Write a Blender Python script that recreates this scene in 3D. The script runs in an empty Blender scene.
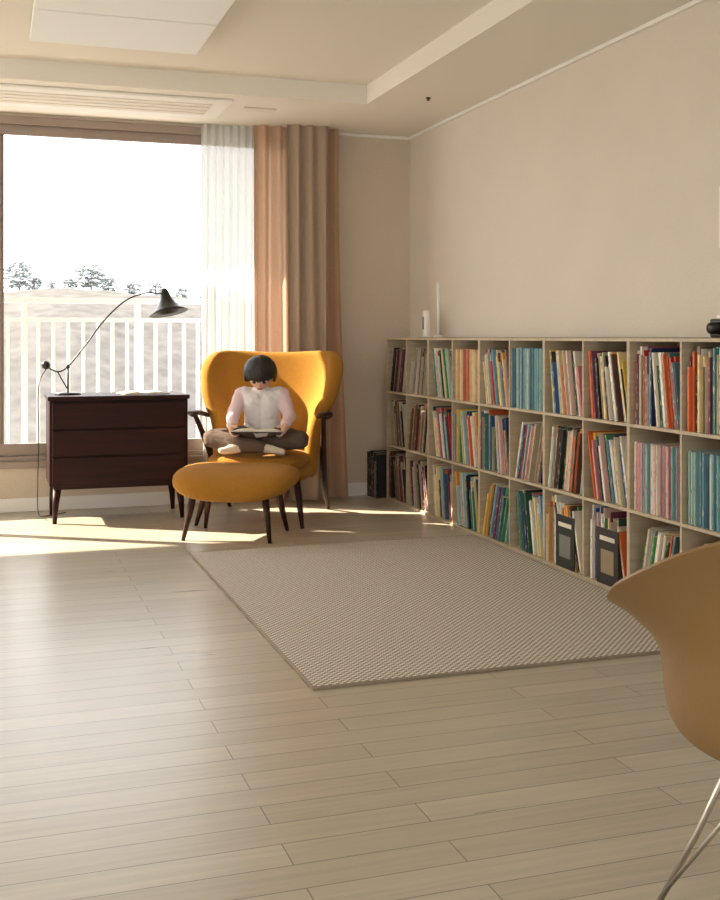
import bpy, bmesh, math, random
from mathutils import Vector, Matrix, noise
random.seed(7)
scene=bpy.context.scene
COL=scene.collection

# ---------------------------------------------------------------- materials
def s2l(c):
    return tuple(((x/12.92) if x<=0.04045 else ((x+0.055)/1.055)**2.4) for x in c)
def rgb(r,g,b): return s2l((r/255,g/255,b/255))+(1,)
def new_mat(name,color,rough=0.6,metal=0.0,spec=0.5,sheen=0.0,bump=0,bscale=100,var=0,vscale=5):
    m=bpy.data.materials.new(name); m.use_nodes=True
    nt=m.node_tree; b=nt.nodes['Principled BSDF']
    b.inputs['Base Color'].default_value=color
    b.inputs['Roughness'].default_value=rough
    b.inputs['Metallic'].default_value=metal
    b.inputs['Specular IOR Level'].default_value=spec
    if sheen: b.inputs['Sheen Weight'].default_value=sheen
    tc=nt.nodes.new('ShaderNodeTexCoord')
    if var:
        n=nt.nodes.new('ShaderNodeTexNoise'); n.inputs['Scale'].default_value=vscale; n.inputs['Detail'].default_value=6
        nt.links.new(tc.outputs['Object'],n.inputs['Vector'])
        mx=nt.nodes.new('ShaderNodeMixRGB'); mx.blend_type='MULTIPLY'
        mx.inputs['Fac'].default_value=1
        mx.inputs['Color1'].default_value=color
        r=nt.nodes.new('ShaderNodeMapRange'); r.inputs['To Min'].default_value=1-var; r.inputs['To Max'].default_value=1+var
        nt.links.new(n.outputs['Fac'],r.inputs['Value']); nt.links.new(r.outputs['Result'],mx.inputs['Color2'])
        nt.links.new(mx.outputs['Color'],b.inputs['Base Color'])
    if bump:
        n=nt.nodes.new('ShaderNodeTexNoise'); n.inputs['Scale'].default_value=bscale; n.inputs['Detail'].default_value=4
        nt.links.new(tc.outputs['Object'],n.inputs['Vector'])
        bp=nt.nodes.new('ShaderNodeBump'); bp.inputs['Strength'].default_value=bump; bp.inputs['Distance'].default_value=0.01
        nt.links.new(n.outputs['Fac'],bp.inputs['Height']); nt.links.new(bp.outputs['Normal'],b.inputs['Normal'])
    return m

def wood_mat(name,c1,c2,rough=0.4,stretch=(2,30,30),spec=.5):
    m=bpy.data.materials.new(name); m.use_nodes=True
    nt=m.node_tree; b=nt.nodes['Principled BSDF']; b.inputs['Roughness'].default_value=rough; b.inputs['Specular IOR Level'].default_value=spec
    tc=nt.nodes.new('ShaderNodeTexCoord'); mp=nt.nodes.new('ShaderNodeMapping'); mp.inputs['Scale'].default_value=stretch
    n=nt.nodes.new('ShaderNodeTexNoise'); n.inputs['Scale'].default_value=1.5; n.inputs['Detail'].default_value=8; n.inputs['Distortion'].default_value=0.4
    cr=nt.nodes.new('ShaderNodeValToRGB'); cr.color_ramp.elements[0].position=.3; cr.color_ramp.elements[1].position=.7
    cr.color_ramp.elements[0].color=c1; cr.color_ramp.elements[1].color=c2
    nt.links.new(tc.outputs['Object'],mp.inputs['Vector']); nt.links.new(mp.outputs['Vector'],n.inputs['Vector'])
    nt.links.new(n.outputs['Fac'],cr.inputs['Fac']); nt.links.new(cr.outputs['Color'],b.inputs['Base Color'])
    return m

M={}
M['wall']=new_mat('wallpaper_right',rgb(217,208,194),0.85,bump=0.25,bscale=60,var=0.04,vscale=3)
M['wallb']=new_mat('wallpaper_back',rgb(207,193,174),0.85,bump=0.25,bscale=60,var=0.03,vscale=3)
M['ceil']=new_mat('ceiling_paint',rgb(233,227,215),0.9,bump=0.05,bscale=80)
M['white']=new_mat('white_paint',rgb(238,235,228),0.45)
M['panel']=new_mat('lamp_diffuser',rgb(245,245,242),0.35)
M['frame']=new_mat('window_frame_taupe',rgb(150,134,122),0.45)
M['rail']=new_mat('railing_white',rgb(225,228,230),0.5)
M['black']=new_mat('black_metal',rgb(22,20,20),0.35,spec=0.5)
M['chrome']=new_mat('steel_wire',rgb(200,195,185),0.3,metal=1.0)
M['darkwood']=wood_mat('mahogany',rgb(28,9,7),rgb(46,16,12),0.5,(2,30,30),.18)
M['legwood']=wood_mat('walnut',rgb(42,22,16),rgb(64,34,23),0.45,(2,30,30),.25)
M['must']=new_mat('mustard_wool',rgb(166,116,44),0.95,spec=0.1,sheen=0.08,bump=0.5,bscale=220,var=0.14,vscale=60)
M['shelf']=wood_mat('birch_plywood',rgb(180,162,134),rgb(200,184,158),0.5)
M['shelfback']=new_mat('shelf_back_panel',rgb(112,95,76),0.7,var=.05)
M['shellp']=new_mat('shell_plastic_ochre',rgb(136,106,66),0.45,spec=.35,bump=0.04,bscale=200,var=.05,vscale=100)
M['skin']=new_mat('skin',rgb(222,178,152),0.55)
M['hair']=new_mat('hair_black',rgb(26,20,19),0.4,bump=0.6,bscale=120)
M['shirt']=new_mat('shirt_white',rgb(232,228,230),0.9,bump=.3,bscale=60)
M['sleeve']=new_mat('sleeve_pink',rgb(228,202,206),0.9,bump=.3,bscale=60)
M['pants']=new_mat('pants_brown_grey',rgb(88,72,62),0.9,bump=.3,bscale=50)
M['sock']=new_mat('sock_cream',rgb(205,190,176),0.9)
M['page']=new_mat('paper',rgb(232,226,212),0.8)
M['bookdark']=new_mat('book_cover_dark',rgb(62,60,62),0.6,spec=.2)
M['lip']=new_mat('lips',rgb(190,110,100),0.5)
M['eye']=new_mat('eye_dark',rgb(25,18,16),0.2)
M['slat']=new_mat('vent_slat',rgb(224,216,202),0.6)
M['grey']=new_mat('grey_panel',rgb(120,118,114),0.5)

def floor_mat():
    m=bpy.data.materials.new('oak_laminate'); m.use_nodes=True
    nt=m.node_tree; b=nt.nodes['Principled BSDF']; L=nt.links.new
    g=nt.nodes.new('ShaderNodeNewGeometry')
    br=nt.nodes.new('ShaderNodeTexBrick'); br.offset=0.37; br.offset_frequency=2; br.squash=1
    br.inputs['Scale'].default_value=1; br.inputs['Brick Width'].default_value=0.92; br.inputs['Row Height'].default_value=0.098
    br.inputs['Mortar Size'].default_value=0.0014; br.inputs['Mortar Smooth'].default_value=0.1
    br.inputs['Color1'].default_value=rgb(192,183,166); br.inputs['Color2'].default_value=rgb(181,171,153); br.inputs['Mortar'].default_value=rgb(124,114,100)
    L(g.outputs['Position'],br.inputs['Vector'])
    mp=nt.nodes.new('ShaderNodeMapping'); mp.inputs['Scale'].default_value=(1.2,22,1)
    n=nt.nodes.new('ShaderNodeTexNoise'); n.inputs['Scale'].default_value=2.2; n.inputs['Detail'].default_value=8; n.inputs['Distortion'].default_value=0.6
    L(g.outputs['Position'],mp.inputs['Vector']); L(mp.outputs['Vector'],n.inputs['Vector'])
    r=nt.nodes.new('ShaderNodeMapRange'); r.inputs['From Min'].default_value=.3; r.inputs['From Max'].default_value=.7; r.inputs['To Min'].default_value=.90; r.inputs['To Max'].default_value=1.07
    L(n.outputs['Fac'],r.inputs['Value'])
    mx=nt.nodes.new('ShaderNodeMixRGB'); mx.blend_type='MULTIPLY'; mx.inputs['Fac'].default_value=1
    L(br.outputs['Color'],mx.inputs['Color1']); L(r.outputs['Result'],mx.inputs['Color2'])
    L(mx.outputs['Color'],b.inputs['Base Color'])
    rr=nt.nodes.new('ShaderNodeMapRange'); rr.inputs['To Min'].default_value=.24; rr.inputs['To Max'].default_value=.36
    L(n.outputs['Fac'],rr.inputs['Value']); L(rr.outputs['Result'],b.inputs['Roughness'])
    bp=nt.nodes.new('ShaderNodeBump'); bp.inputs['Strength'].default_value=.35; bp.inputs['Distance'].default_value=.002; bp.invert=True
    L(br.outputs['Fac'],bp.inputs['Height']); L(bp.outputs['Normal'],b.inputs['Normal'])
    return m
M['floor']=floor_mat()

def rug_mat():
    m=bpy.data.materials.new('woven_rug'); m.use_nodes=True
    nt=m.node_tree; b=nt.nodes['Principled BSDF']; L=nt.links.new
    b.inputs['Roughness'].default_value=.95; b.inputs['Specular IOR Level'].default_value=.1
    g=nt.nodes.new('ShaderNodeNewGeometry')
    mp=nt.nodes.new('ShaderNodeMapping'); mp.inputs['Scale'].default_value=(1,1,0); mp.inputs['Location'].default_value=(0,0,.001)
    L(g.outputs['Position'],mp.inputs['Vector'])
    ck=nt.nodes.new('ShaderNodeTexChecker'); ck.inputs['Scale'].default_value=1/0.012
    ck.inputs['Color1'].default_value=rgb(228,220,208); ck.inputs['Color2'].default_value=rgb(152,142,131)
    L(mp.outputs['Vector'],ck.inputs['Vector'])
    n=nt.nodes.new('ShaderNodeTexNoise'); n.inputs['Scale'].default_value=140; n.inputs['Detail'].default_value=2
    L(g.outputs['Position'],n.inputs['Vector'])
    mx=nt.nodes.new('ShaderNodeMixRGB'); mx.blend_type='MULTIPLY'; mx.inputs['Fac'].default_value=1
    r=nt.nodes.new('ShaderNodeMapRange'); r.inputs['To Min'].default_value=.75; r.inputs['To Max'].default_value=1.2
    L(n.outputs['Fac'],r.inputs['Value']); L(ck.outputs['Color'],mx.inputs['Color1']); L(r.outputs['Result'],mx.inputs['Color2'])
    L(mx.outputs['Color'],b.inputs['Base Color'])
    bp=nt.nodes.new('ShaderNodeBump'); bp.inputs['Strength'].default_value=.4; bp.inputs['Distance'].default_value=.002
    L(ck.outputs['Fac'],bp.inputs['Height']); L(bp.outputs['Normal'],b.inputs['Normal'])
    return m
M['rug']=rug_mat()
M['rugedge']=new_mat('rug_binding',rgb(150,136,120),.95)

def cloth_mat(name,col,transl,transp=0.0,weave=0.1):
    m=bpy.data.materials.new(name); m.use_nodes=True
    nt=m.node_tree; L=nt.links.new
    for n in list(nt.nodes):
        if n.type!='OUTPUT_MATERIAL': nt.nodes.remove(n)
    out=[n for n in nt.nodes if n.type=='OUTPUT_MATERIAL'][0]
    d=nt.nodes.new('ShaderNodeBsdfDiffuse'); t=nt.nodes.new('ShaderNodeBsdfTranslucent')
    tc=nt.nodes.new('ShaderNodeTexCoord'); n=nt.nodes.new('ShaderNodeTexNoise'); n.inputs['Scale'].default_value=90
    L(tc.outputs['Object'],n.inputs['Vector'])
    r=nt.nodes.new('ShaderNodeMapRange'); r.inputs['To Min'].default_value=1-weave; r.inputs['To Max'].default_value=1+weave
    L(n.outputs['Fac'],r.inputs['Value'])
    mx=nt.nodes.new('ShaderNodeMixRGB'); mx.blend_type='MULTIPLY'; mx.inputs['Fac'].default_value=1; mx.inputs['Color1'].default_value=col
    L(r.outputs['Result'],mx.inputs['Color2'])
    L(mx.outputs['Color'],d.inputs['Color']); L(mx.outputs['Color'],t.inputs['Color'])
    a=nt.nodes.new('ShaderNodeMixShader'); a.inputs[0].default_value=transl
    L(d.outputs[0],a.inputs[1]); L(t.outputs[0],a.inputs[2])
    if transp:
        tr=nt.nodes.new('ShaderNodeBsdfTransparent'); c=nt.nodes.new('ShaderNodeMixShader'); c.inputs[0].default_value=transp
        L(a.outputs[0],c.inputs[1]); L(tr.outputs[0],c.inputs[2]); L(c.outputs[0],out.inputs['Surface'])
    else: L(a.outputs[0],out.inputs['Surface'])
    return m
M['drape']=cloth_mat('linen_drape',rgb(204,172,146),0.38)
M['drape_shade']=cloth_mat('shaded_drape',rgb(174,155,137),0.08)  # darker drape tone, shade put into the colour
M['sheer']=cloth_mat('sheer_voile',rgb(218,218,212),0.30,0.08,0.03)
M['sheer_fill']=cloth_mat('fill_voile_cloth',rgb(240,238,232),0.5,0.0,0.03)

# ---------------------------------------------------------------- mesh helpers
def link(ob,parent=None):
    COL.objects.link(ob)
    if parent: ob.parent=parent
    return ob
def empty(name,loc=(0,0,0),rz=0,parent=None,rx=0):
    e=bpy.data.objects.new(name,None); e.empty_display_size=.1
    e.location=loc; e.rotation_euler=(rx,0,rz); return link(e,parent)
def mesh_obj(name,verts,faces,mat,parent=None,smooth=False):
    me=bpy.data.meshes.new(name); me.from_pydata([tuple(v) for v in verts],[],faces); me.update()
    bm=bmesh.new(); bm.from_mesh(me); bmesh.ops.recalc_face_normals(bm,faces=bm.faces); bm.to_mesh(me); bm.free()
    if smooth:
        for p in me.polygons: p.use_smooth=True
    ob=bpy.data.objects.new(name,me); me.materials.append(mat); return link(ob,parent)
def ico_base():
    bm=bmesh.new(); bmesh.ops.create_icosphere(bm,subdivisions=2,radius=1)
    V=[v.co.copy() for v in bm.verts]; F=[tuple(v.index for v in f.verts) for f in bm.faces]; bm.free(); return V,F
ICV,ICF=ico_base()
BF=[(0,3,2,1),(4,5,6,7),(0,1,5,4),(1,2,6,5),(2,3,7,6),(3,0,4,7)]
def boxes(name,lst,mat,parent=None,bevel=0):
    V=[];F=[]
    for (x0,x1,y0,y1,z0,z1) in lst:
        o=len(V); V+=[(x0,y0,z0),(x1,y0,z0),(x1,y1,z0),(x0,y1,z0),(x0,y0,z1),(x1,y0,z1),(x1,y1,z1),(x0,y1,z1)]
        F+=[tuple(i+o for i in f) for f in BF]
    ob=mesh_obj(name,V,F,mat,parent)
    if bevel:
        md=ob.modifiers.new('b','BEVEL'); md.width=bevel; md.segments=3; md.limit_method='ANGLE'
    return ob
def catmull(pts,n=8):
    P=[Vector(p) for p in pts]
    if len(P)<3: return P
    out=[]
    for i in range(len(P)-1):
        p0=P[max(i-1,0)];p1=P[i];p2=P[i+1];p3=P[min(i+2,len(P)-1)]
        for k in range(n):
            t=k/n
            out.append(0.5*((2*p1)+(p2-p0)*t+(2*p0-5*p1+4*p2-p3)*t*t+(3*p1-p0-3*p2+p3)*t**3))
    out.append(P[-1]); return out
def tube(name,pts,radii,mat,parent=None,segs=12,smoothn=0,flat=(1,1)):
    if smoothn:
        R=[Vector((r,0,0)) for r in radii]; R=[v.x for v in catmull(R,smoothn)]; pts=catmull(pts,smoothn)
        if len(R)!=len(pts): R=[radii[0]]*len(pts)
        radii=R
    P=[Vector(p) for p in pts]; V=[];F=[]
    up=None
    for i,p in enumerate(P):
        t=(P[min(i+1,len(P)-1)]-P[max(i-1,0)]).normalized()
        if up is None:
            up=Vector((0,0,1)) if abs(t.z)<.9 else Vector((0,1,0))
        u=(up-t*up.dot(t)).normalized(); w=t.cross(u); up=u
        for k in range(segs):
            a=2*math.pi*k/segs
            V.append(p+(u*math.cos(a)*flat[1]+w*math.sin(a)*flat[0])*radii[i])
    for i in range(len(P)-1):
        for k in range(segs):
            a=i*segs+k;b=i*segs+(k+1)%segs
            F.append((a,b,b+segs,a+segs))
    F.append(tuple(range(segs))); F.append(tuple((len(P)-1)*segs+k for k in range(segs)))
    ob=mesh_obj(name,V,F,mat,parent,True)
    return ob
def lathe(name,prof,mat,parent=None,segs=32,loc=(0,0,0),rot=(0,0,0)):
    V=[];F=[]
    for (r,z) in prof:
        for k in range(segs):
            a=2*math.pi*k/segs; V.append((r*math.cos(a),r*math.sin(a),z))
    for i in range(len(prof)-1):
        for k in range(segs):
            a=i*segs+k;b=i*segs+(k+1)%segs; F.append((a,b,b+segs,a+segs))
    ob=mesh_obj(name,V,F,mat,parent,True); ob.location=loc; ob.rotation_euler=rot; return ob
def ellipsoid(name,c,r,mat,parent=None,rot=(0,0,0),fn=None,seg=24,ring=16):
    bm=bmesh.new(); bmesh.ops.create_uvsphere(bm,u_segments=seg,v_segments=ring,radius=1)
    for v in bm.verts:
        if fn: v.co=fn(v.co)
        v.co=Vector((v.co.x*r[0],v.co.y*r[1],v.co.z*r[2]))
    me=bpy.data.meshes.new(name); bm.to_mesh(me); bm.free()
    for p in me.polygons: p.use_smooth=True
    me.materials.append(mat); ob=bpy.data.objects.new(name,me); ob.location=c; ob.rotation_euler=rot
    return link(ob,parent)
def subsurf(ob,l=2):
    m=ob.modifiers.new('s','SUBSURF'); m.levels=l; m.render_levels=l
    for p in ob.data.polygons: p.use_smooth=True
    return ob

# ---------------------------------------------------------------- room shell
XR=2.72; YB=7.05; XL=-3.2; YF=-2.6; ZS=2.44; ZC=2.55
WX0,WX1,WZ0,WZ1=-2.9,1.95,0.29,2.42
boxes('floor',[(XL-.2,XR+.2,YF-.2,YB+.2,-.1,0)],M['floor'])
boxes('wall_right',[(XR,XR+.2,YF-.2,YB+.2,0,2.7)],M['wall'])
# left wall with an added, unseen window and voile, put in for soft fill light
LY0,LY1=1.6,5.2
boxes('wall_left',[(XL-.2,XL,YF-.2,LY0,0,2.7),(XL-.2,XL,LY1,YB+.2,0,2.7),(XL-.2,XL,LY0,LY1,0,.3),(XL-.2,XL,LY0,LY1,2.35,2.7)],M['wall'])
boxes('wall_back',[(XL,WX0,YB,YB+.2,0,2.7),(WX1,XR,YB,YB+.2,0,2.7),(WX0,WX1,YB,YB+.2,0,WZ0),(WX0,WX1,YB,YB+.2,WZ1,2.7)],M['wallb'])
# rear wall (behind the camera) with an added window opening that lets in fill light
boxes('wall_front',[(XL,XR,YF-.2,YF,0,.3),(XL,XR,YF-.2,YF,2.30,2.7),(XL,-2.2,YF-.2,YF,.3,2.30),(1.6,XR,YF-.2,YF,.3,2.30)],M['wallb'])
boxes('fill_window_rear',[(-2.2,1.6,YF-.12,YF-.04,.3,.36),(-2.2,1.6,YF-.12,YF-.04,2.24,2.30)]+[(x,x+.06,YF-.12,YF-.04,.36,2.24) for x in (-2.2,-.9,.4,1.54)],M['frame'])
boxes('fill_window_left',[(XL-.12,XL-.04,LY0,LY1,.3,.36),(XL-.12,XL-.04,LY0,LY1,2.29,2.35)]+[(XL-.12,XL-.04,y,y+.06,.36,2.29) for y in (LY0,2.8,4.0,LY1-.06)],M['frame'])
boxes('ceiling',[(XL,XR,YF,YB,ZC,ZC+.15),(XL,XR,6.12,YB,ZS,ZC),(2.09,XR,YF,6.12,ZS,ZC),(XL,-2.5,YF,6.12,ZS,ZC),(-2.5,2.09,YF,-2.0,ZS,ZC)],M['ceil'])
boxes('trim_1',[(XR-.018,XR,YF,YB,ZS-.02,ZS)],M['white'],bevel=.004)
boxes('trim_2',[(WX1,XR-.018,YB-.018,YB,ZS-.02,ZS)],M['white'],bevel=.004)
boxes('baseboard_back',[(XL,XR,YB-.014,YB,0,.085)],M['white'],bevel=.003)
boxes('baseboard_right',[(XR-.014,XR,YF,2.4,0,.085)],M['white'],bevel=.003)
boxes('baseboard_left',[(XL,XL+.014,YF,YB-.02,0,.085)],M['white'],bevel=.003)

# main window
win=empty('window_1')
fy0,fy1=YB-.02,YB+.1
boxes('frame',[(WX0,WX1,fy0,fy1,WZ0,WZ0+.05),(WX0,WX1,fy0,fy1,WZ1-.05,WZ1),(WX0,WX0+.05,fy0,fy1,WZ0+.05,WZ1-.05),(WX1-.05,WX1,fy0,fy1,WZ0+.05,WZ1-.05)],M['frame'],win,.004)
sash=[]
for (a,b,yy) in ((-2.85,-1.3,YB+.02),(-1.36,.07,YB+.055),(-.01,1.90,YB+.01)):
    y0,y1=yy,yy+.03
    sash+=[(a,b,y0,y1,WZ0+.05,WZ0+.125),(a,b,y0,y1,WZ1-.11,WZ1-.05),(a,a+.06,y0,y1,WZ0+.125,WZ1-.11),(b-.06,b,y0,y1,WZ0+.125,WZ1-.11)]
boxes('sash',sash,M['frame'],win,.003)
boxes('sill',[(WX0,WX1,YB-.045,YB-.02,WZ0-.02,WZ0+.02)],M['frame'],win,.004)

# balcony
boxes('balcony_floor',[(XL,4.5,YB+.2,8.4,-.2,-.02)],new_mat('balcony_concrete',rgb(200,196,190),.8))
EX=0.84
boxes('balcony_canopy',[(XL-2,4.5,YB+.2,YB+EX,2.5,2.62)],M['ceil'])  # unseen overhang, depth set to limit how far the sun reaches in
rl=[(-4,4.4,8.22,8.27,1.315,1.355),(-4,4.4,8.225,8.26,1.18,1.21),(-4,4.4,8.225,8.26,.05,.08)]
x=-4
while x<4.4:
    rl.append((x,x+.024,8.233,8.253,.08,1.18)); x+=.105
for x in (-3.99,-2.6,-1.2,.2,1.0,2.4,3.8): rl.append((x+.003,x+.043,8.212,8.278,-.02,1.316))
boxes('balcony_railing',rl,M['rail'])

# ceiling items
cl=empty('ceiling_light',(0.57,4.66,ZC))
boxes('mount',[(-.36,.36,-.74,.74,-.03,0)],M['white'],cl)
for i in range(3):
    y0=-.82+i*.55
    boxes('diffuser_%d'%(i+1),[(-.40,.40,y0,y0+.535,-.07,-.03)],M['panel'],cl,.006)
ac=empty('ceiling_air_conditioner',(0.35,6.5,ZS))
boxes('panel',[(-.95,.97,-.26,.26,-.018,0)],M['white'],ac,.008)
boxes('slats',[(-.85,.87,-.16+i*.085,-.10+i*.085,-.022,-.018) for i in range(4)],M['slat'],ac,.002)
boxes('ceiling_sensor',[(1.42,1.62,6.42,6.5,ZS-.012,ZS)],M['slat'],None,.003)
lathe('sprinkler_head',[(0.001,0),(.014,0),(.014,-.005),(.006,-.007),(.006,-.012),(.010,-.014),(.010,-.016),(.001,-.016)],M['black'],None,16,(2.37,5.85,ZS))

# curtains
def curtain(name,x0,x1,y,z0,z1,mat,nf,amp,parent=None,flare=.0,seed=0):
    rnd=random.Random(seed); nx=nf*14; nz=24; V=[];F=[]
    ph=[rnd.uniform(-.5,.5) for _ in range(nf+2)]; am=[rnd.uniform(.7,1.2) for _ in range(nf+2)]
    for j in range(nz+1):
        t=j/nz; z=z1+(z0-z1)*t
        for i in range(nx+1):
            s=i/nx; f=s*nf; k=int(min(f,nf-1)); fr=f-k
            pa=ph[k]*(1-fr)+ph[k+1]*fr; A=am[k]*(1-fr)+am[k+1]*fr
            xx=x0+(x1-x0)*s+flare*t*t*(s)+.012*math.sin(6.28*f*.5+pa+t*2)*t
            yy=y+amp*A*math.sin(6.2832*f+pa*(.4+t))*(.75+.25*t)+.006*math.sin(t*5+f)
            V.append((xx,yy,z))
    for j in range(nz):
        for i in range(nx):
            a=j*(nx+1)+i; F.append((a,a+1,a+nx+2,a+nx+1))
    return mesh_obj(name,V,F,mat,parent,True)
curtain('sheer_curtain',1.27,1.66,7.0,.02,ZS-.002,M['sheer'],8,.014,None,0,3)
curtain('linen_curtain',1.60,2.17,6.935,.015,ZS-.002,M['drape'],6,.032,None,.05,5)
curtain('drape_shade_panel',1.80,2.07,6.85,.015,ZS-.002,M['drape_shade'],3,.026,None,.03,9)  # added darker panel, stands in for the shaded middle of the linen drape
sc2=curtain('fill_voile',LY0-.1,LY1+.1,0,.02,ZS-.002,M['sheer_fill'],24,.02,None,0,11)  # added voile over the unseen left window, spreads its fill light
sc2.rotation_euler=(0,0,math.pi/2); sc2.location=(XL+.07,0,0)

# ---------------------------------------------------------------- outdoors
def hill_top(x): return 4.0+.8*math.sin(x*.07+1.2)+.35*math.sin(x*.23)
def hill():
    V=[];F=[];nx=110;ny=34
    for j in range(ny+1):
        t=j/ny; y=30+80*t
        for i in range(nx+1):
            x=-90+220*i/nx
            top=hill_top(x)
            z=-22+(top+22)*(math.sin(min(1,t*1.15)*math.pi/2)**1.3)
            z+=1.6*noise.noise(Vector((x*.1,y*.1,3)))*max(0,1-t*1.15)
            z+=.5*noise.noise(Vector((x*.6,y*.6,9)))
            V.append((x,y,z))
    for j in range(ny):
        for i in range(nx):
            a=j*(nx+1)+i; F.append((a,a+1,a+nx+2,a+nx+1))
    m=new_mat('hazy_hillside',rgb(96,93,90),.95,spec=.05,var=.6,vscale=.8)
    return mesh_obj('hillside',V,F,m,None,True)
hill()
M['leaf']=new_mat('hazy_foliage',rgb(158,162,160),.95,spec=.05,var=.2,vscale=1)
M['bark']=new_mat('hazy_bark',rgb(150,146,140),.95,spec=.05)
def tree(x,y,h,seed):
    z=hill_top(x)-.4
    r=random.Random(seed); e=empty('tree',(x,y,z))
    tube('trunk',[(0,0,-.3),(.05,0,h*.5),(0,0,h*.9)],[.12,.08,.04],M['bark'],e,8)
    V=[];F=[]
    for i in range(90):
        k=r.uniform(.32,1.0); zz=h*k
        rr=h*(.44*math.sqrt(max(0.02,1-((k-.66)/.38)**2)))
        an=r.uniform(0,6.28); q=rr*math.sqrt(r.random())
        c=Vector((q*math.cos(an),q*math.sin(an),zz)); s=r.uniform(.035,.085)*h
        o=len(V)
        for b in ICV:
            co=Vector((b.x*1.3,b.y*1.3,b.z*.6))*s; co*=1+.8*noise.noise(b*2+c*3); V.append(co+c)
        F+=[tuple(i_+o for i_ in f) for f in ICF]
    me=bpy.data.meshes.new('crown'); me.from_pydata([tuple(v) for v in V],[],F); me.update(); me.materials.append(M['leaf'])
    link(bpy.data.objects.new('crown',me),e)
rt=random.Random(5)
for (x,h) in ((2.3,3.2),(3.6,1.8),(8.6,3.0),(10.2,1.9),(5.2,1.3),(6.8,1.6),(12.2,1.7),(14.4,1.9),(17,1.8),(19.5,2.2),(22,1.8),(-1,1.8),(-4,2.4),(.4,1.5),(-8,2.4)):
    tree(x,103+rt.uniform(-1,1),h,int(x*10)+107)

# ---------------------------------------------------------------- rug
rge=empty('rug',(0,0,0))
boxes('weave',[(.926,2.434,3.206,5.394,0.001,.011)],M['rug'],rge,.002)
boxes('binding',[(.92,2.44,3.2,3.207,0,.0115),(.92,2.44,5.393,5.4,0,.0115),(.92,.927,3.207,5.393,0,.0115),(2.433,2.44,3.207,5.393,0,.0115)],M['rugedge'],rge,.003)

# ---------------------------------------------------------------- bookshelf + books
shelf=empty('bookshelf',(0,0,0))
SX0,SX1=2.48,2.715; SY1=6.86; NC=12; CW=.365; SH=1.068; RP=(SH-.016)/3
L=[]
for r_ in range(4):
    z=r_*RP; L.append((SX0,SX1-.008,SY1-NC*CW,SY1,z,z+.013))
for c in range(NC+1):
    y=SY1-c*CW; t=.010 if (c%2==0 and 0<c<NC) else .0055
    y0,y1=(y-t,y+t)
    if c==0: y0,y1=SY1-.013,SY1
    if c==NC: y0,y1=y,y+.013
    for r_ in range(3): L.append((SX0+.001,SX1-.008,y0,y1,r_*RP+.013,(r_+1)*RP))
boxes('boards',L,M['shelf'],shelf)
boxes('back_panel',[(SX1-.008,SX1,SY1-NC*CW,SY1,0,SH)],M['shelfback'],shelf)

def books_mat():
    m=bpy.data.materials.new('book_covers'); m.use_nodes=True
    nt=m.node_tree; b=nt.nodes['Principled BSDF']; Lk=nt.links.new; b.inputs['Roughness'].default_value=.5
    at=nt.nodes.new('ShaderNodeVertexColor'); at.layer_name='Col'
    uv=nt.nodes.new('ShaderNodeUVMap'); uv.uv_map='UVMap'
    mp=nt.nodes.new('ShaderNodeMapping'); mp.inputs['Scale'].default_value=(120,28,1)
    n=nt.nodes.new('ShaderNodeTexNoise'); n.inputs['Scale'].default_value=1; n.inputs['Detail'].default_value=1
    Lk(uv.outputs['UV'],mp.inputs['Vector']); Lk(mp.outputs['Vector'],n.inputs['Vector'])
    gt=nt.nodes.new('ShaderNodeMath'); gt.operation='GREATER_THAN'; gt.inputs[1].default_value=.62
    Lk(n.outputs['Fac'],gt.inputs[0])
    mp2=nt.nodes.new('ShaderNodeMapping'); mp2.inputs['Scale'].default_value=(3,12,1)
    n2=nt.nodes.new('ShaderNodeTexNoise'); n2.inputs['Scale'].default_value=1
    Lk(uv.outputs['UV'],mp2.inputs['Vector']); Lk(mp2.outputs['Vector'],n2.inputs['Vector'])
    bw=nt.nodes.new('ShaderNodeRGBToBW'); Lk(at.outputs['Color'],bw.inputs['Color'])
    inv=nt.nodes.new('ShaderNodeMath'); inv.operation='LESS_THAN'; inv.inputs[1].default_value=.25; Lk(bw.outputs['Val'],inv.inputs[0])
    ink=nt.nodes.new('ShaderNodeMixRGB'); ink.inputs['Color1'].default_value=rgb(90,70,66); ink.inputs['Color2'].default_value=rgb(225,215,195)
    Lk(inv.outputs[0],ink.inputs['Fac'])
    f=nt.nodes.new('ShaderNodeMath'); f.operation='MULTIPLY'; f.inputs[1].default_value=.6; Lk(gt.outputs[0],f.inputs[0])
    f2=nt.nodes.new('ShaderNodeMath'); f2.operation='MULTIPLY'; Lk(f.outputs[0],f2.inputs[0]); Lk(at.outputs['Alpha'],f2.inputs[1])
    mx=nt.nodes.new('ShaderNodeMixRGB'); Lk(f2.outputs[0],mx.inputs['Fac']); Lk(at.outputs['Color'],mx.inputs['Color1']); Lk(ink.outputs['Color'],mx.inputs['Color2'])
    r=nt.nodes.new('ShaderNodeMapRange'); r.inputs['To Min'].default_value=.8; r.inputs['To Max'].default_value=1.2; Lk(n2.outputs['Fac'],r.inputs['Value'])
    m2=nt.nodes.new('ShaderNodeMixRGB'); m2.blend_type='MULTIPLY'; m2.inputs['Fac'].default_value=1
    Lk(mx.outputs['Color'],m2.inputs['Color1']); Lk(r.outputs['Result'],m2.inputs['Color2']); Lk(m2.outputs['Color'],b.inputs['Base Color'])
    return m
M['books']=books_mat()
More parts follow.
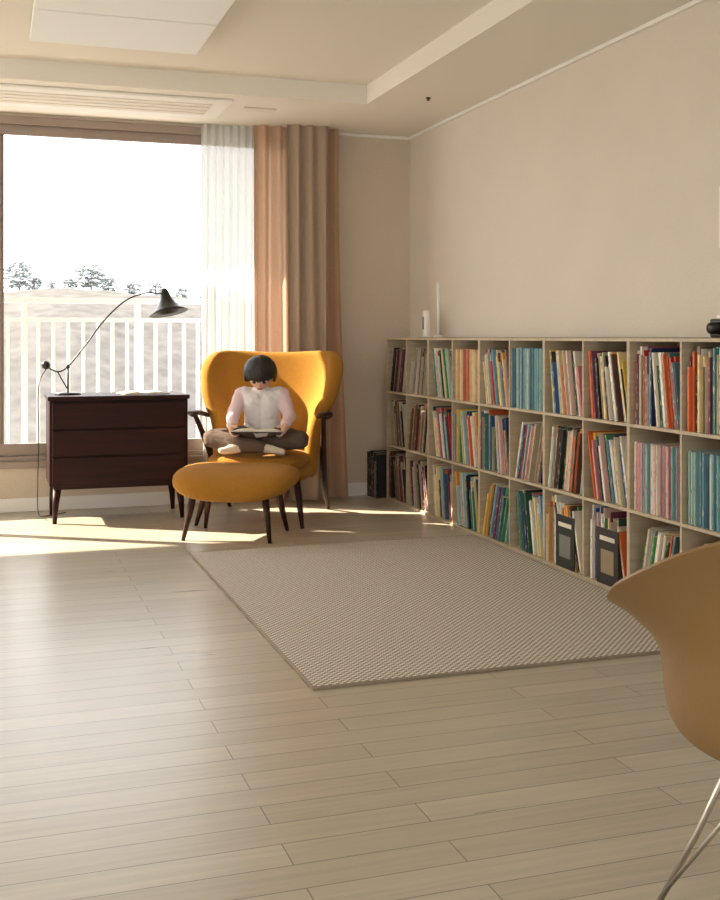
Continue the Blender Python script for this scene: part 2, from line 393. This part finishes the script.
PAL=[(242,234,218),(232,222,200),(240,234,222),(215,200,170),(190,58,44),(218,104,54),(228,160,66),(236,200,84),(60,128,124),(52,92,138),(34,50,88),(76,144,92),(40,82,62),(112,156,186),(156,196,200),(206,124,134),(228,176,170),(90,62,50),(50,45,48),(140,110,85),(180,165,140),(120,60,80),(240,216,156),(30,30,34),(86,112,124),(236,230,216),(225,218,205),(205,190,165),(60,56,52),(230,198,182),(186,210,208)]
SER=[[(216,150,148),(130,172,172),(230,220,205),(192,120,120)],[(120,165,170),(140,180,176),(100,140,156),(222,220,205)],[(228,190,130),(236,220,190),(206,126,98)],[(236,228,212),(222,210,190),(232,224,205)],[(80,135,155),(210,92,70),(228,186,84),(106,156,106)],[(50,60,80),(40,45,50),(90,70,60)]]
class BM:
    def __init__(s): s.V=[];s.F=[];s.C=[];s.UV=[]
    def add(s,pts,col,ink=1):
        o=len(s.V); s.V+=pts
        c=s2l(tuple(k/255 for k in col)); cr=s2l((.88,.84,.76))
        ro=random.uniform(0,50); hh=(pts[4]-pts[0]).length; tt=(pts[1]-pts[0]).length; ww=(pts[3]-pts[0]).length
        fs=[((0,3,2,1),cr,0,(tt,ww)),((4,5,6,7),cr,0,(tt,ww)),((0,1,5,4),c,ink,(tt,hh)),((1,2,6,5),c,0,(ww,hh)),((2,3,7,6),cr,0,(tt,hh)),((3,0,4,7),c,0,(ww,hh))]
        for f,cc,a,(du,dv) in fs:
            s.F.append(tuple(i+o for i in f)); s.C+= [cc+(a,)]*4
            s.UV+=[(ro,ro),(ro+du,ro),(ro+du,ro+dv),(ro,ro+dv)]
    def book(s,y,z,t,h,d,x,ang,side,col):
        ca,sa=math.cos(ang),math.sin(ang)
        def P(px,a,b):
            yy=y-(a*ca)+ (b*sa); zz=z+b*ca+a*sa
            return Vector((px,yy,zz))
        if ang<0:
            def P(px,a,b):
                yy=y-t/ca+( (t-a)*ca)+(b*sa); zz=z+b*ca-(t-a)*sa*1.0
                return Vector((px,yy,zz))
        x1=x+d
        s.add([P(x,t,0),P(x,0,0),P(x1,0,0),P(x1,t,0),P(x,t,h),P(x,0,h),P(x1,0,h),P(x1,t,h)],col)
    def cover(s,yc,z0,cw,ch,x0,col,acc):
        def bx(y0,y1,za,zb,xa,xb,cc):
            s.add([Vector((xa,y0,za)),Vector((xa,y1,za)),Vector((xb,y1,za)),Vector((xb,y0,za)),Vector((xa,y0,zb)),Vector((xa,y1,zb)),Vector((xb,y1,zb)),Vector((xb,y0,zb))],cc,0)
        bx(yc-cw/2,yc+cw/2,z0,z0+ch,x0,x0+.004,col)
        bx(yc-cw*.3,yc+cw*.3,z0+ch*.2,z0+ch*.62,x0-.0006,x0,acc)
        bx(yc-cw*.35,yc+cw*.35,z0+ch*.78,z0+ch*.86,x0-.0006,x0,(225,215,195))
    def make(s,name,parent=None):
        me=bpy.data.meshes.new(name); me.from_pydata([tuple(v) for v in s.V],[],s.F); me.update()
        ca=me.color_attributes.new('Col','FLOAT_COLOR','CORNER'); uv=me.uv_layers.new(name='UVMap')
        for i,c in enumerate(s.C): ca.data[i].color=c; uv.data[i].uv=s.UV[i]
        me.materials.append(M['books']); return link(bpy.data.objects.new(name,me),parent)
B=BM()
COV={(6,0):((35,38,34),(120,120,110)),(7,0):((46,40,36),(150,130,100))}
for c in range(NC):
    for r_ in range(3):
        yF=SY1-c*CW-.012; yN=SY1-(c+1)*CW+.012; z0=r_*RP+.0135; zmax=RP-.022
        W=yF-yN; y=yF
        mode=random.choice(['mix','mix','mix','lean','lean','lean','lean'])
        if (r_==1 and c in(8,9)): mode='series'
        if (r_==2 and c in(3,5)): mode='series'
        if (r_==2 and c in(6,7)) or (r_==1 and c in (6,7)): mode='lean'
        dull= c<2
        ser=random.choice(SER[:5]) if not (r_==1 and c in (8,9)) else SER[0 if c==8 else 1]
        if r_==2 and c in (3,5): ser=SER[2 if c==3 else 1]
        sh=random.uniform(.27,.30)
        nup=random.uniform(.15,.6)*W if mode!='lean' else 0
        if mode=='series': nup=W*.97
        def pick():
            if mode=='series': col=random.choice(ser); return random.uniform(.006,.009),sh+random.uniform(-.003,.003),col
            col=random.choice(PAL)
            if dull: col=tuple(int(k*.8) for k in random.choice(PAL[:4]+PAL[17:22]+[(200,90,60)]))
            return random.choice([.004,.005,.006,.008,.01,.012,.016]),min(zmax-.01,random.choice([.22,.25,.27,.28,.29,.30,.315])+random.uniform(-.015,.012)),col
        while yF-y<nup:
            t,h,col=pick()
            if y-t<yN: break
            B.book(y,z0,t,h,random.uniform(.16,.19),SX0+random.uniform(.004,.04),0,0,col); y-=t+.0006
        if y-yN>.07:
            a0=random.uniform(.10,.24); da=random.uniform(0,.014)
            if mode=='lean' and random.random()<.5:
                ang=a0+.05; yb=yN+.29*math.sin(ang)
                while True:
                    t,h,col=pick(); h=min(h,.295)
                    if yb+t/math.cos(ang)>yF-.002: break
                    B.book(yb+t/math.cos(ang),z0,t,h,random.uniform(.16,.19),SX0+random.uniform(.004,.04),-ang,0,col); yb+=t/math.cos(ang)+.0008
            else:
                ang=a0; yb=y-.295*math.sin(ang)
                while True:
                    t,h,col=pick(); h=min(h,.295)
                    if yb-t/math.cos(ang)-.001<yN: break
                    B.book(yb,z0,t,h,random.uniform(.16,.19),SX0+random.uniform(.004,.04),ang,0,col); yb-=t/math.cos(ang)+.0008+.29*(da*.3); ang+=da*.3
        if (c,r_) in COV:
            B.cover((yF+yN)/2-.02,z0,.17,.24,SX0+.001,*COV[(c,r_)])
B.make('books',shelf)
B2=BM(); y=7.02
for i,(t,h,col) in enumerate([(.018,.30,(30,28,30)),(.012,.26,(60,50,45)),(.02,.31,(22,22,24)),(.015,.27,(110,60,45)),(.02,.30,(32,32,30)),(.012,.24,(150,140,120)),(.018,.29,(26,26,28))]):
    B2.book(y,0.0,t,h,.24,2.40+.004*i,0,0,col); y-=t+.001
B2.make('book_stack')

# items on the shelf
hd=empty('wireless_router',(2.6,6.45,SH),math.radians(-12))
boxes('body',[(-.02,.02,-.045,.045,.006,.17)],M['white'],hd,.014)
boxes('foot',[(-.032,.032,-.035,.035,0,.009)],M['white'],hd,.003)
boxes('front_panel',[(-.0215,-.02,-.028,.028,.05,.13)],M['grey'],hd,.0005)
ws=empty('stick_lamp',(2.61,6.28,SH))
lathe('base',[(.001,0),(.03,0),(.03,.01),(.008,.014),(.001,.014)],M['white'],ws,24)
tube('stem',[(0,0,.01),(0,0,.15),(0,0,.33)],[.007,.008,.010],M['white'],ws,12)
ellipsoid('tip',(0,0,.33),(.010,.010,.012),M['white'],ws)
tc_=empty('toy_camera',(2.6,3.48,SH))
boxes('body',[(-.025,.025,-.05,.05,0,.07)],M['black'],tc_,.008)
lathe('lens',[(.001,.035),(.02,.035),(.024,.02),(.024,0)],M['black'],tc_,24,(-.025,0,.035),(0,-math.pi/2,0))
boxes('viewfinder',[(-.015,.015,-.015,.02,.07,.085)],M['white'],tc_,.003)
pf=empty('picture_frame',(XR,3.47,1.54))
boxes('border',[(-.02,0,-.17,.17,-.12,-.105),(-.02,0,-.17,.17,.105,.12),(-.02,0,-.17,-.155,-.105,.105),(-.02,0,.155,.17,-.105,.105)],M['white'],pf,.002)
boxes('print',[(-.008,-.002,-.155,.155,-.105,.105)],M['page'],pf)

# ---------------------------------------------------------------- dresser
dr=empty('dresser',(.705,6.70,0))
boxes('carcass',[(-.395,.395,-.20,.21,.215,.705)],M['darkwood'],dr,.004)
boxes('top',[(-.405,.405,-.215,.215,.705,.73)],M['darkwood'],dr,.005)
dl=[]
for i in range(3):
    z0=.232+i*.156; dl.append((-.38,.38,-.213,-.20,z0,z0+.148))
boxes('drawer_fronts',dl,M['darkwood'],dr,.004)
boxes('pulls',[(-.2,.2,-.219,-.213,.232+i*.156+.136,.232+i*.156+.146) for i in range(3)],M['darkwood'],dr,.002)
boxes('apron',[(-.37,.37,-.19,.19,.195,.216)],M['darkwood'],dr)
for i,(sx,sy) in enumerate(((-1,-1),(1,-1),(1,1),(-1,1))):
    tube('leg_%d'%(i+1),[(sx*.35,sy*.165,.2),(sx*.36,sy*.172,.1),(sx*.365,sy*.178,0)],[.024,.018,.012],M['darkwood'],dr,12)
mg=empty('open_magazine',(.86,6.66,.731),.1)
def pages(name,par,mat,w=.14,d=.1,h=.012,z=0):
    V=[];F=[];n=10
    for i in range(2*n+1):
        s=-1+i/n; zz=h*(1-(abs(abs(s)-.45)/.55)**2)*.9+.002
        V+=[(s*w,-d,zz+z),(s*w,d,zz+z),(s*w,-d,z),(s*w,d,z)]
    for i in range(2*n):
        a=i*4;b=a+4; F+=[(a,b,b+1,a+1),(a+2,a+3,b+3,b+2),(a,a+2,b+2,b),(a+1,b+1,b+3,a+3)]
    F+=[(0,1,3,2),(8*n,8*n+2,8*n+3,8*n+1)]
    return mesh_obj(name,V,F,mat,par,True)
pages('pages',mg,M['page'])

# desk lamp
lp=empty('desk_lamp',(.425,6.70,.731))
lathe('base',[(.001,0),(.075,0),(.075,.008),(.07,.012),(.01,.014),(.001,.014)],M['black'],lp,32)
tube('post',[(0,0,.01),(0,0,.09),(0,0,.165)],[.006,.006,.006],M['black'],lp)
ellipsoid('joint',(0,0,.165),(.012,.012,.012),M['black'],lp)
tube('arm',[(-.12,0,.165),(-.06,0,.135),(0,0,.165),(.10,0,.29),(.22,0,.45),(.34,0,.56),(.46,0,.605),(.555,0,.60)],[.0045]*8,M['black'],lp,10,8)
tube('brace',[(0,0,.03),(-.035,0,.09),(-.06,0,.14)],[.004]*3,M['black'],lp,8,6)
ellipsoid('counterweight',(-.125,0,.175),(.026,.026,.026),M['black'],lp)
lathe('shade',[(.001,.155),(.012,.153),(.022,.138),(.028,.115),(.038,.085),(.056,.055),(.085,.022),(.118,.0),(.116,-.002),(.083,.014),(.053,.045),(.03,.08),(.001,.10)],M['black'],lp,40,(.592,-.01,.485),(math.radians(-10),math.radians(-10),0))
tube('cable',[(-.125,0,.15),(-.17,-.1,.05),(-.17,-.12,-.25),(-.175,-.1,-.5),(-.17,-.05,-.68),(-.12,.1,-.726),(0,.2,-.726)],[.003]*7,M['black'],lp,8,8)

# ---------------------------------------------------------------- wing chair
RZ=math.radians(-28)
ch=empty('wingback_armchair',(1.535,6.38,0),RZ)
def lerpk(keys,t):
    for i in range(len(keys)-1):
        a,b=keys[i],keys[i+1]
        if t<=b[0]:
            u=(t-a[0])/(b[0]-a[0]); u=u*u*(3-2*u)
            return a[1]+(b[1]-a[1])*u
    return keys[-1][1]
def lerpc(keys,t):
    n=len(keys)
    for i in range(n-1):
        a,b=keys[i],keys[i+1]
        if t<=b[0] or i==n-2:
            h=b[0]-a[0]; u=min(1,(t-a[0])/h)
            ma=0 if i==0 else (b[1]-keys[i-1][1])/(b[0]-keys[i-1][0])
            mb=0 if i==n-2 else (keys[i+2][1]-a[1])/(keys[i+2][0]-a[0])
            return (2*u**3-3*u*u+1)*a[1]+(u**3-2*u*u+u)*h*ma+(-2*u**3+3*u*u)*b[1]+(u**3-u*u)*h*mb
def wing_back():
    ns,nt_=14,10; V=[];F=[]
    for j in range(nt_+1):
        t=j/nt_
        hw=lerpk([(0,.285),(.25,.29),(.42,.305),(.7,.395),(.88,.42),(1,.405)],t)
        wrap=lerpk([(0,.26),(.3,.26),(.6,.27),(.85,.25),(1,.21)],t)
        yb=.20+.19*t
        for i in range(ns+1):
            s=-1+2*i/ns
            x=hw*math.sin(s*math.pi/2*.92)/math.sin(math.pi/2*.92)
            e=abs(s)**2.6
            y=yb-wrap*e
            zt=.99-.014*math.exp(-(s/.4)**2)
            if abs(s)>.75: zt-=.055*((abs(s)-.75)/.25)**2
            zb=.24
            z=zb+(zt-zb)*t
            V.append((x,y,z))
    for j in range(nt_):
        for i in range(ns):
            a=j*(ns+1)+i; F.append((a,a+1,a+ns+2,a+ns+1))
    ob=mesh_obj('backrest',V,F,M['must'],ch,True)
    sd=ob.modifiers.new('so','SOLIDIFY'); sd.thickness=.085; sd.offset=0
    subsurf(ob,3)
    return ob
wing_back()
def cushion(name,w,d,z0,z1,y0,par,crown=.02,mat=None,sag=0,pw=4,front_drop=0,rise=0):
    n=64; rings=14; V=[];F=[]
    for j in range(rings+1):
        a=-math.pi/2+math.pi*j/rings
        k=max(0.0,math.cos(a))**.45; zz=math.sin(a)
        zz=math.copysign(abs(zz)**.8,zz)
        for i in range(n):
            th=2*math.pi*i/n
            c,s=math.cos(th),math.sin(th)
            x=math.copysign(abs(c)**(2/pw),c)*w*k*.5; y=math.copysign(abs(s)**(2/pw),s)*d*k*.5
            z=(z0+z1)/2+(z1-z0)/2*zz
            if zz>0: z+=crown*(1-(2*x/w)**2)*(1-(2*y/d)**2)
            z+=sag*(2*x/w)**2 - (front_drop*max(0,-2*y/d)**2)+rise*y/d
            V.append((x,y+y0,z))
    for j in range(rings):
        for i in range(n):
            a=j*n+i;b=j*n+(i+1)%n; F.append((a,b,b+n,a+n))
    return mesh_obj(name,V,F,mat or M['must'],par,True)
cushion('seat_base',.60,.60,.225,.34,-.03,ch,0)
cushion('seat_cushion',.57,.60,.30,.405,-.06,ch,.0)
for sx,nm in ((-1,'left'),(1,'right')):
    tube('arm_'+nm,[(sx*.33,.17,.575),(sx*.375,.06,.60),(sx*.39,-.06,.622),(sx*.385,-.17,.625),(sx*.37,-.21,.612)],[.016,.02,.023,.024,.012],M['legwood'],ch,14,6,(1.35,.62))
    tube('rear_leg_'+nm,[(sx*.385,-.13,.61),(sx*.37,-.06,.52),(sx*.345,.06,.36),(sx*.325,.2,.17),(sx*.315,.36,0)],[.014,.016,.021,.019,.011],M['legwood'],ch,12,6)
    tube('front_leg_'+nm,[(sx*.25,-.25,.27),(sx*.28,-.30,.14),(sx*.31,-.35,0)],[.023,.019,.011],M['legwood'],ch,12)

ot=empty('ottoman',(1.25,5.835,0),RZ)
cushion('seat',.67,.47,.225,.365,0,ot,.010,None,.02,3.0,.03,.03)
tube('rail_1',[(-.22,-.13,.245),(.22,-.13,.245)],[.014,.014],M['legwood'],ot)
tube('rail_2',[(-.22,.13,.245),(.22,.13,.245)],[.014,.014],M['legwood'],ot)
for i,(sx,sy) in enumerate(((-1,-1),(1,-1),(1,1),(-1,1))):
    tube('leg_%d'%(i+1),[(sx*.19,sy*.13,.28),(sx*.21,sy*.16,.14),(sx*.235,sy*.195,0)],[.021,.018,.010],M['legwood'],ot,12)

# ---------------------------------------------------------------- child
kid=empty('child',(1.49,6.25,.405),math.radians(-20))
def blob_body(name,segs,voxel,mats,parent):
    V=[];F=[]
    for (p0,r0,p1,r1,l) in segs:
        p0=Vector(p0);p1=Vector(p1);d=(p1-p0).length; n=max(1,int(d/(.3*min(r0,r1))))
        for k in range(n+1):
            t=k/n; r=r0+(r1-r0)*t; c=p0.lerp(p1,t); o=len(V)
            V+=[b*r+c for b in ICV]; F+=[tuple(i+o for i in f) for f in ICF]
    me=bpy.data.meshes.new('tmp'); me.from_pydata([tuple(v) for v in V],[],F); me.update()
    tmp=bpy.data.objects.new('tmp',me); COL.objects.link(tmp)
    r=tmp.modifiers.new('r','REMESH'); r.mode='VOXEL'; r.voxel_size=voxel; r.use_smooth_shade=True
    s=tmp.modifiers.new('s','SMOOTH'); s.factor=.5; s.iterations=3
    dg=bpy.context.evaluated_depsgraph_get(); dg.update()
    nm=bpy.data.meshes.new_from_object(tmp.evaluated_get(dg)); bpy.data.objects.remove(tmp)
    nm.name=name
    nm.materials.clear()
    for m in mats: nm.materials.append(m)
    S=[(Vector(a),ra,Vector(b),rb,l) for a,ra,b,rb,l in segs]
    for p in nm.polygons:
        c=p.center; best=None;bl=0
        for a,ra,b,rb,l in S:
            ab=b-a; t=max(0,min(1,(c-a).dot(ab)/max(1e-9,ab.length_squared)))
            d=(c-(a+ab*t)).length-(ra+(rb-ra)*t)
            if best is None or d<best: best=d;bl=l
        p.material_index=bl; p.use_smooth=True
    new=[]
    for v in nm.vertices:
        c=v.co.copy()
        f=.0016*math.sin(c.z*90+c.x*40+5*noise.noise(c*12)) if c.z<.36 else 0
        if abs(c.x)>.10 and c.y<-.16 and c.z>.095: f=0
        new.append(c+v.normal.copy()*f)
    nm.vertices.foreach_set('co',[k for c in new for k in c]); nm.update()
    return link(bpy.data.objects.new(name,nm),parent)
SK,SHT,SLV,PN,SO=0,1,2,3,4
sg=[]
def seg(p0,r0,p1,r1,l): sg.append((p0,r0,p1,r1,l))
for sx in (-1,1):
    seg((sx*.035,.05,.085),.085,(sx*.03,.035,.20),.078,SHT)
    seg((sx*.03,.035,.20),.078,(sx*.045,.0,.30),.074,SHT)
    seg((sx*.045,0,.30),.07,(sx*.10,-.01,.335),.045,SHT)
    seg((sx*.118,-.01,.33),.046,(sx*.165,-.04,.205),.040,SLV)
    seg((sx*.165,-.04,.205),.039,(sx*.152,-.16,.165),.031,SLV)
    seg((sx*.152,-.165,.163),.021,(sx*.150,-.19,.158),.020,SK)
    seg((sx*.150,-.19,.156),.017,(sx*.147,-.225,.143),.016,SK)
    seg((sx*.150,-.19,.150),.016,(sx*.150,-.22,.135),.015,SK)
    for k,(dy,ln) in enumerate(((-.243,.9),(-.228,1.0),(-.213,.95),(-.199,.75))):
        a=(sx*.148,dy+.012,.140);b=(sx*(.150-.006),dy,.121);c=(sx*(.128),dy-.002,.110);d=(sx*(.128-.02*ln),dy-.002,.113)
        seg(a,.0078,b,.0072,SK); seg(b,.0072,c,.0066,SK); seg(c,.0066,d,.0058,SK)
    seg((sx*.146,-.2,.158),.009,(sx*.128,-.218,.163),.0075,SK); seg((sx*.128,-.218,.163),.0075,(sx*.112,-.232,.158),.0065,SK)
seg((0,-.0,.36),.045,(0,-.035,.40),.036,SK)
seg((0,.0,.335),.055,(0,-.012,.362),.048,SHT)
seg((-.06,.04,.075),.078,(-.27,-.12,.085),.056,PN); seg((-.27,-.12,.085),.055,(.03,-.245,.05),.037,PN)
seg((.06,.04,.075),.078,(.23,-.14,.08),.056,PN);  seg((.23,-.14,.08),.055,(-.09,-.20,.048),.037,PN)
seg((-.06,.05,.075),.075,(.06,.05,.075),.075,PN)
seg((.045,-.25,.045),.028,(.085,-.265,.036),.026,SO); seg((.085,-.265,.036),.026,(.145,-.27,.026),.02,SO)
seg((-.10,-.205,.042),.028,(-.14,-.22,.034),.026,SO); seg((-.14,-.22,.034),.026,(-.20,-.235,.026),.02,SO)
blob_body('body',sg,.0052,[M['skin'],M['shirt'],M['sleeve'],M['pants'],M['sock']],kid)
hdx=empty('head',(.0,-.078,.450),0,kid,math.radians(38))
def headfn(v):
    x,y,z=v
    if z<0: x*=1-.25*(-z)**1.5; y*=1-.12*(-z)
    if y<-.6 and -.25<z<.05 and abs(x)<.18: y-=.10*(1-abs(x)/.18)*(1-abs(z+.12)/.2 if abs(z+.12)<.2 else 0)
    if y<-.6 and .0<z<.25 and .2<abs(x)<.5: y+=.05
    return Vector((x,y,z))
ellipsoid('face',(0,0,0),(.072,.085,.095),M['skin'],hdx,fn=headfn,seg=48,ring=32)
for sx in (-1,1):
    ellipsoid('eye_'+('l' if sx<0 else 'r'),(sx*.028,-.077,.002),(.011,.005,.005),M['eye'],hdx)
    ellipsoid('eyebrow_'+('l' if sx<0 else 'r'),(sx*.029,-.079,.022),(.014,.004,.003),M['hair'],hdx)
    ellipsoid('ear_'+('l' if sx<0 else 'r'),(sx*.072,.008,-.01),(.008,.014,.020),M['skin'],hdx)
ellipsoid('nose',(0,-.087,-.018),(.009,.010,.011),M['skin'],hdx)
ellipsoid('mouth',(0,-.077,-.045),(.017,.006,.005),M['lip'],hdx)
def hair():
    bm=bmesh.new(); bmesh.ops.create_uvsphere(bm,u_segments=96,v_segments=48,radius=1)
    kill=[]
    for v in bm.verts:
        x,y,z=v.co; ph=math.atan2(y,x)
        if z<-.62 or (y<-.45 and z<.08+.06*math.sin(ph*21)) or (y<-.15 and z<-.38): kill.append(v)
        k=1+.022*math.sin(ph*34+3*math.sin(z*4))*(1-max(0,z)**3)+.03*noise.noise(v.co*3)
        low=1+.07*max(0,-z)
        v.co=Vector((x*.096*k*low,y*.104*k+.006,z*.102*k+.008))
    bmesh.ops.delete(bm,geom=kill,context='VERTS')
    me=bpy.data.meshes.new('hair'); bm.to_mesh(me); bm.free()
    for p in me.polygons: p.use_smooth=True
    me.materials.append(M['hair']); ob=link(bpy.data.objects.new('hair',me),hdx)
    s=ob.modifiers.new('s','SOLIDIFY'); s.thickness=.014; s.offset=-1
hair()
bk=empty('reading_book',(0,-.212,.136),0,kid,math.radians(-4))
boxes('cover',[(-.142,-.004,-.080,.060,-.010,-.004),(.004,.142,-.080,.060,-.010,-.004),(-.006,.006,-.080,.060,-.013,-.007)],M['bookdark'],bk,.001)
pages('pages',bk,M['page'],.136,.074,.020,-.004)

# ---------------------------------------------------------------- shell chair (foreground)
sc=empty('shell_armchair',(1.255,1.41,0),math.radians(-25+180))
def shell():
    K={'rimr':[(0,.235),(40,.27),(90,.345),(125,.32),(155,.285),(180,.27)],
       'rimz':[(0,.435),(35,.455),(60,.59),(85,.642),(105,.70),(130,.77),(155,.81),(180,.82)],
       'wr':[(0,.21),(40,.235),(80,.258),(120,.245),(150,.22),(180,.21)],
       'wz':[(0,.445),(40,.485),(80,.56),(120,.60),(180,.64)],
       'br':[(0,.17),(60,.20),(120,.19),(180,.155)]}
    n=120; V=[];F=[]
    for i in range(n):
        th=2*math.pi*i/n; ph=math.degrees(th if th<=math.pi else 2*math.pi-th)
        g=lambda k: lerpc(K[k],ph)
        zw=.448+.017*min(1,ph/60)
        ctrl=[(0,0,.412),(g('br')*.5,0,.412),(g('br'),0,.424),((g('br')+g('wr'))/2+.015,0,zw),(g('wr'),0,(g('wz'))),((g('wr')*.35+g('rimr')*.65)-.012,0,g('wz')*.35+g('rimz')*.65),(g('rimr'),0,g('rimz'))]
        pr=catmull(ctrl,6)[1:]
        for p in pr:
            V.append((p.x*math.sin(th),-p.x*math.cos(th),p.z))
        m=len(pr)
    c=len(V); V.append((0,0,.412))
    for i in range(n):
        j=(i+1)%n
        F.append((c,i*m,j*m))
        for k in range(m-1): F.append((i*m+k,i*m+k+1,j*m+k+1,j*m+k))
    ob=mesh_obj('shell',V,F,M['shellp'],sc,True)
    s=ob.modifiers.new('s','SOLIDIFY'); s.thickness=.007; s.offset=0
    b=ob.modifiers.new('b','BEVEL'); b.width=.003; b.segments=2; b.limit_method='ANGLE'; b.angle_limit=math.radians(60)
shell()
feet=[(-.25,-.24),(.25,-.24),(.24,.24),(-.24,.24)]
for i,(fx,fy) in enumerate(feet):
    tube('leg_%d'%(i+1),[(fx*.42,fy*.42,.412),(fx*.7,fy*.7,.2),(fx,fy,.0)],[.0055,.0055,.0055],M['chrome'],sc,10)
    lathe('foot_%d'%(i+1),[(.001,0),(.012,0),(.012,.012),(.006,.016)],M['white'],sc,16,(fx,fy,0))
    nx_=feet[(i+1)%4]
    tube('brace_%d'%(i+1),[(fx*.48,fy*.48,.36),((fx+nx_[0])*.28,(fy+nx_[1])*.28,.24),(nx_[0]*.48,nx_[1]*.48,.36)],[.004]*3,M['chrome'],sc,8)
    tube('strut_%d'%(i+1),[(fx*.9,fy*.9,.07),((fx*.2+nx_[0]*.2),(fy*.2+nx_[1]*.2),.38)],[.004]*2,M['chrome'],sc,8)

# ---------------------------------------------------------------- light
sd=bpy.data.lights.new('sun','SUN'); sd.energy=16; sd.color=(1,.86,.67); sd.angle=math.radians(.6)
so=bpy.data.objects.new('sun',sd); COL.objects.link(so)
so.rotation_euler=Vector((.8,-.50,-.56)).to_track_quat('-Z','Y').to_euler(); so.location=(-8,14,9)
wd=bpy.data.worlds.new('sky'); scene.world=wd; wd.use_nodes=True
bg=wd.node_tree.nodes['Background']; bg.inputs['Color'].default_value=(.94,.97,1,1); bg.inputs['Strength'].default_value=3.1

# ---------------------------------------------------------------- camera
cd=bpy.data.cameras.new('camera'); cam=bpy.data.objects.new('camera',cd); COL.objects.link(cam)
cd.sensor_fit='HORIZONTAL'; cd.sensor_width=36; cd.lens=55.0; cd.shift_y=-113/720
cd.clip_end=500
cam.location=(0,0,1.07); cam.rotation_euler=(math.radians(90),0,-math.radians(18.5))
scene.camera=cam
scene.view_settings.view_transform='Standard'
scene.view_settings.look='None'
scene.view_settings.exposure=0.5
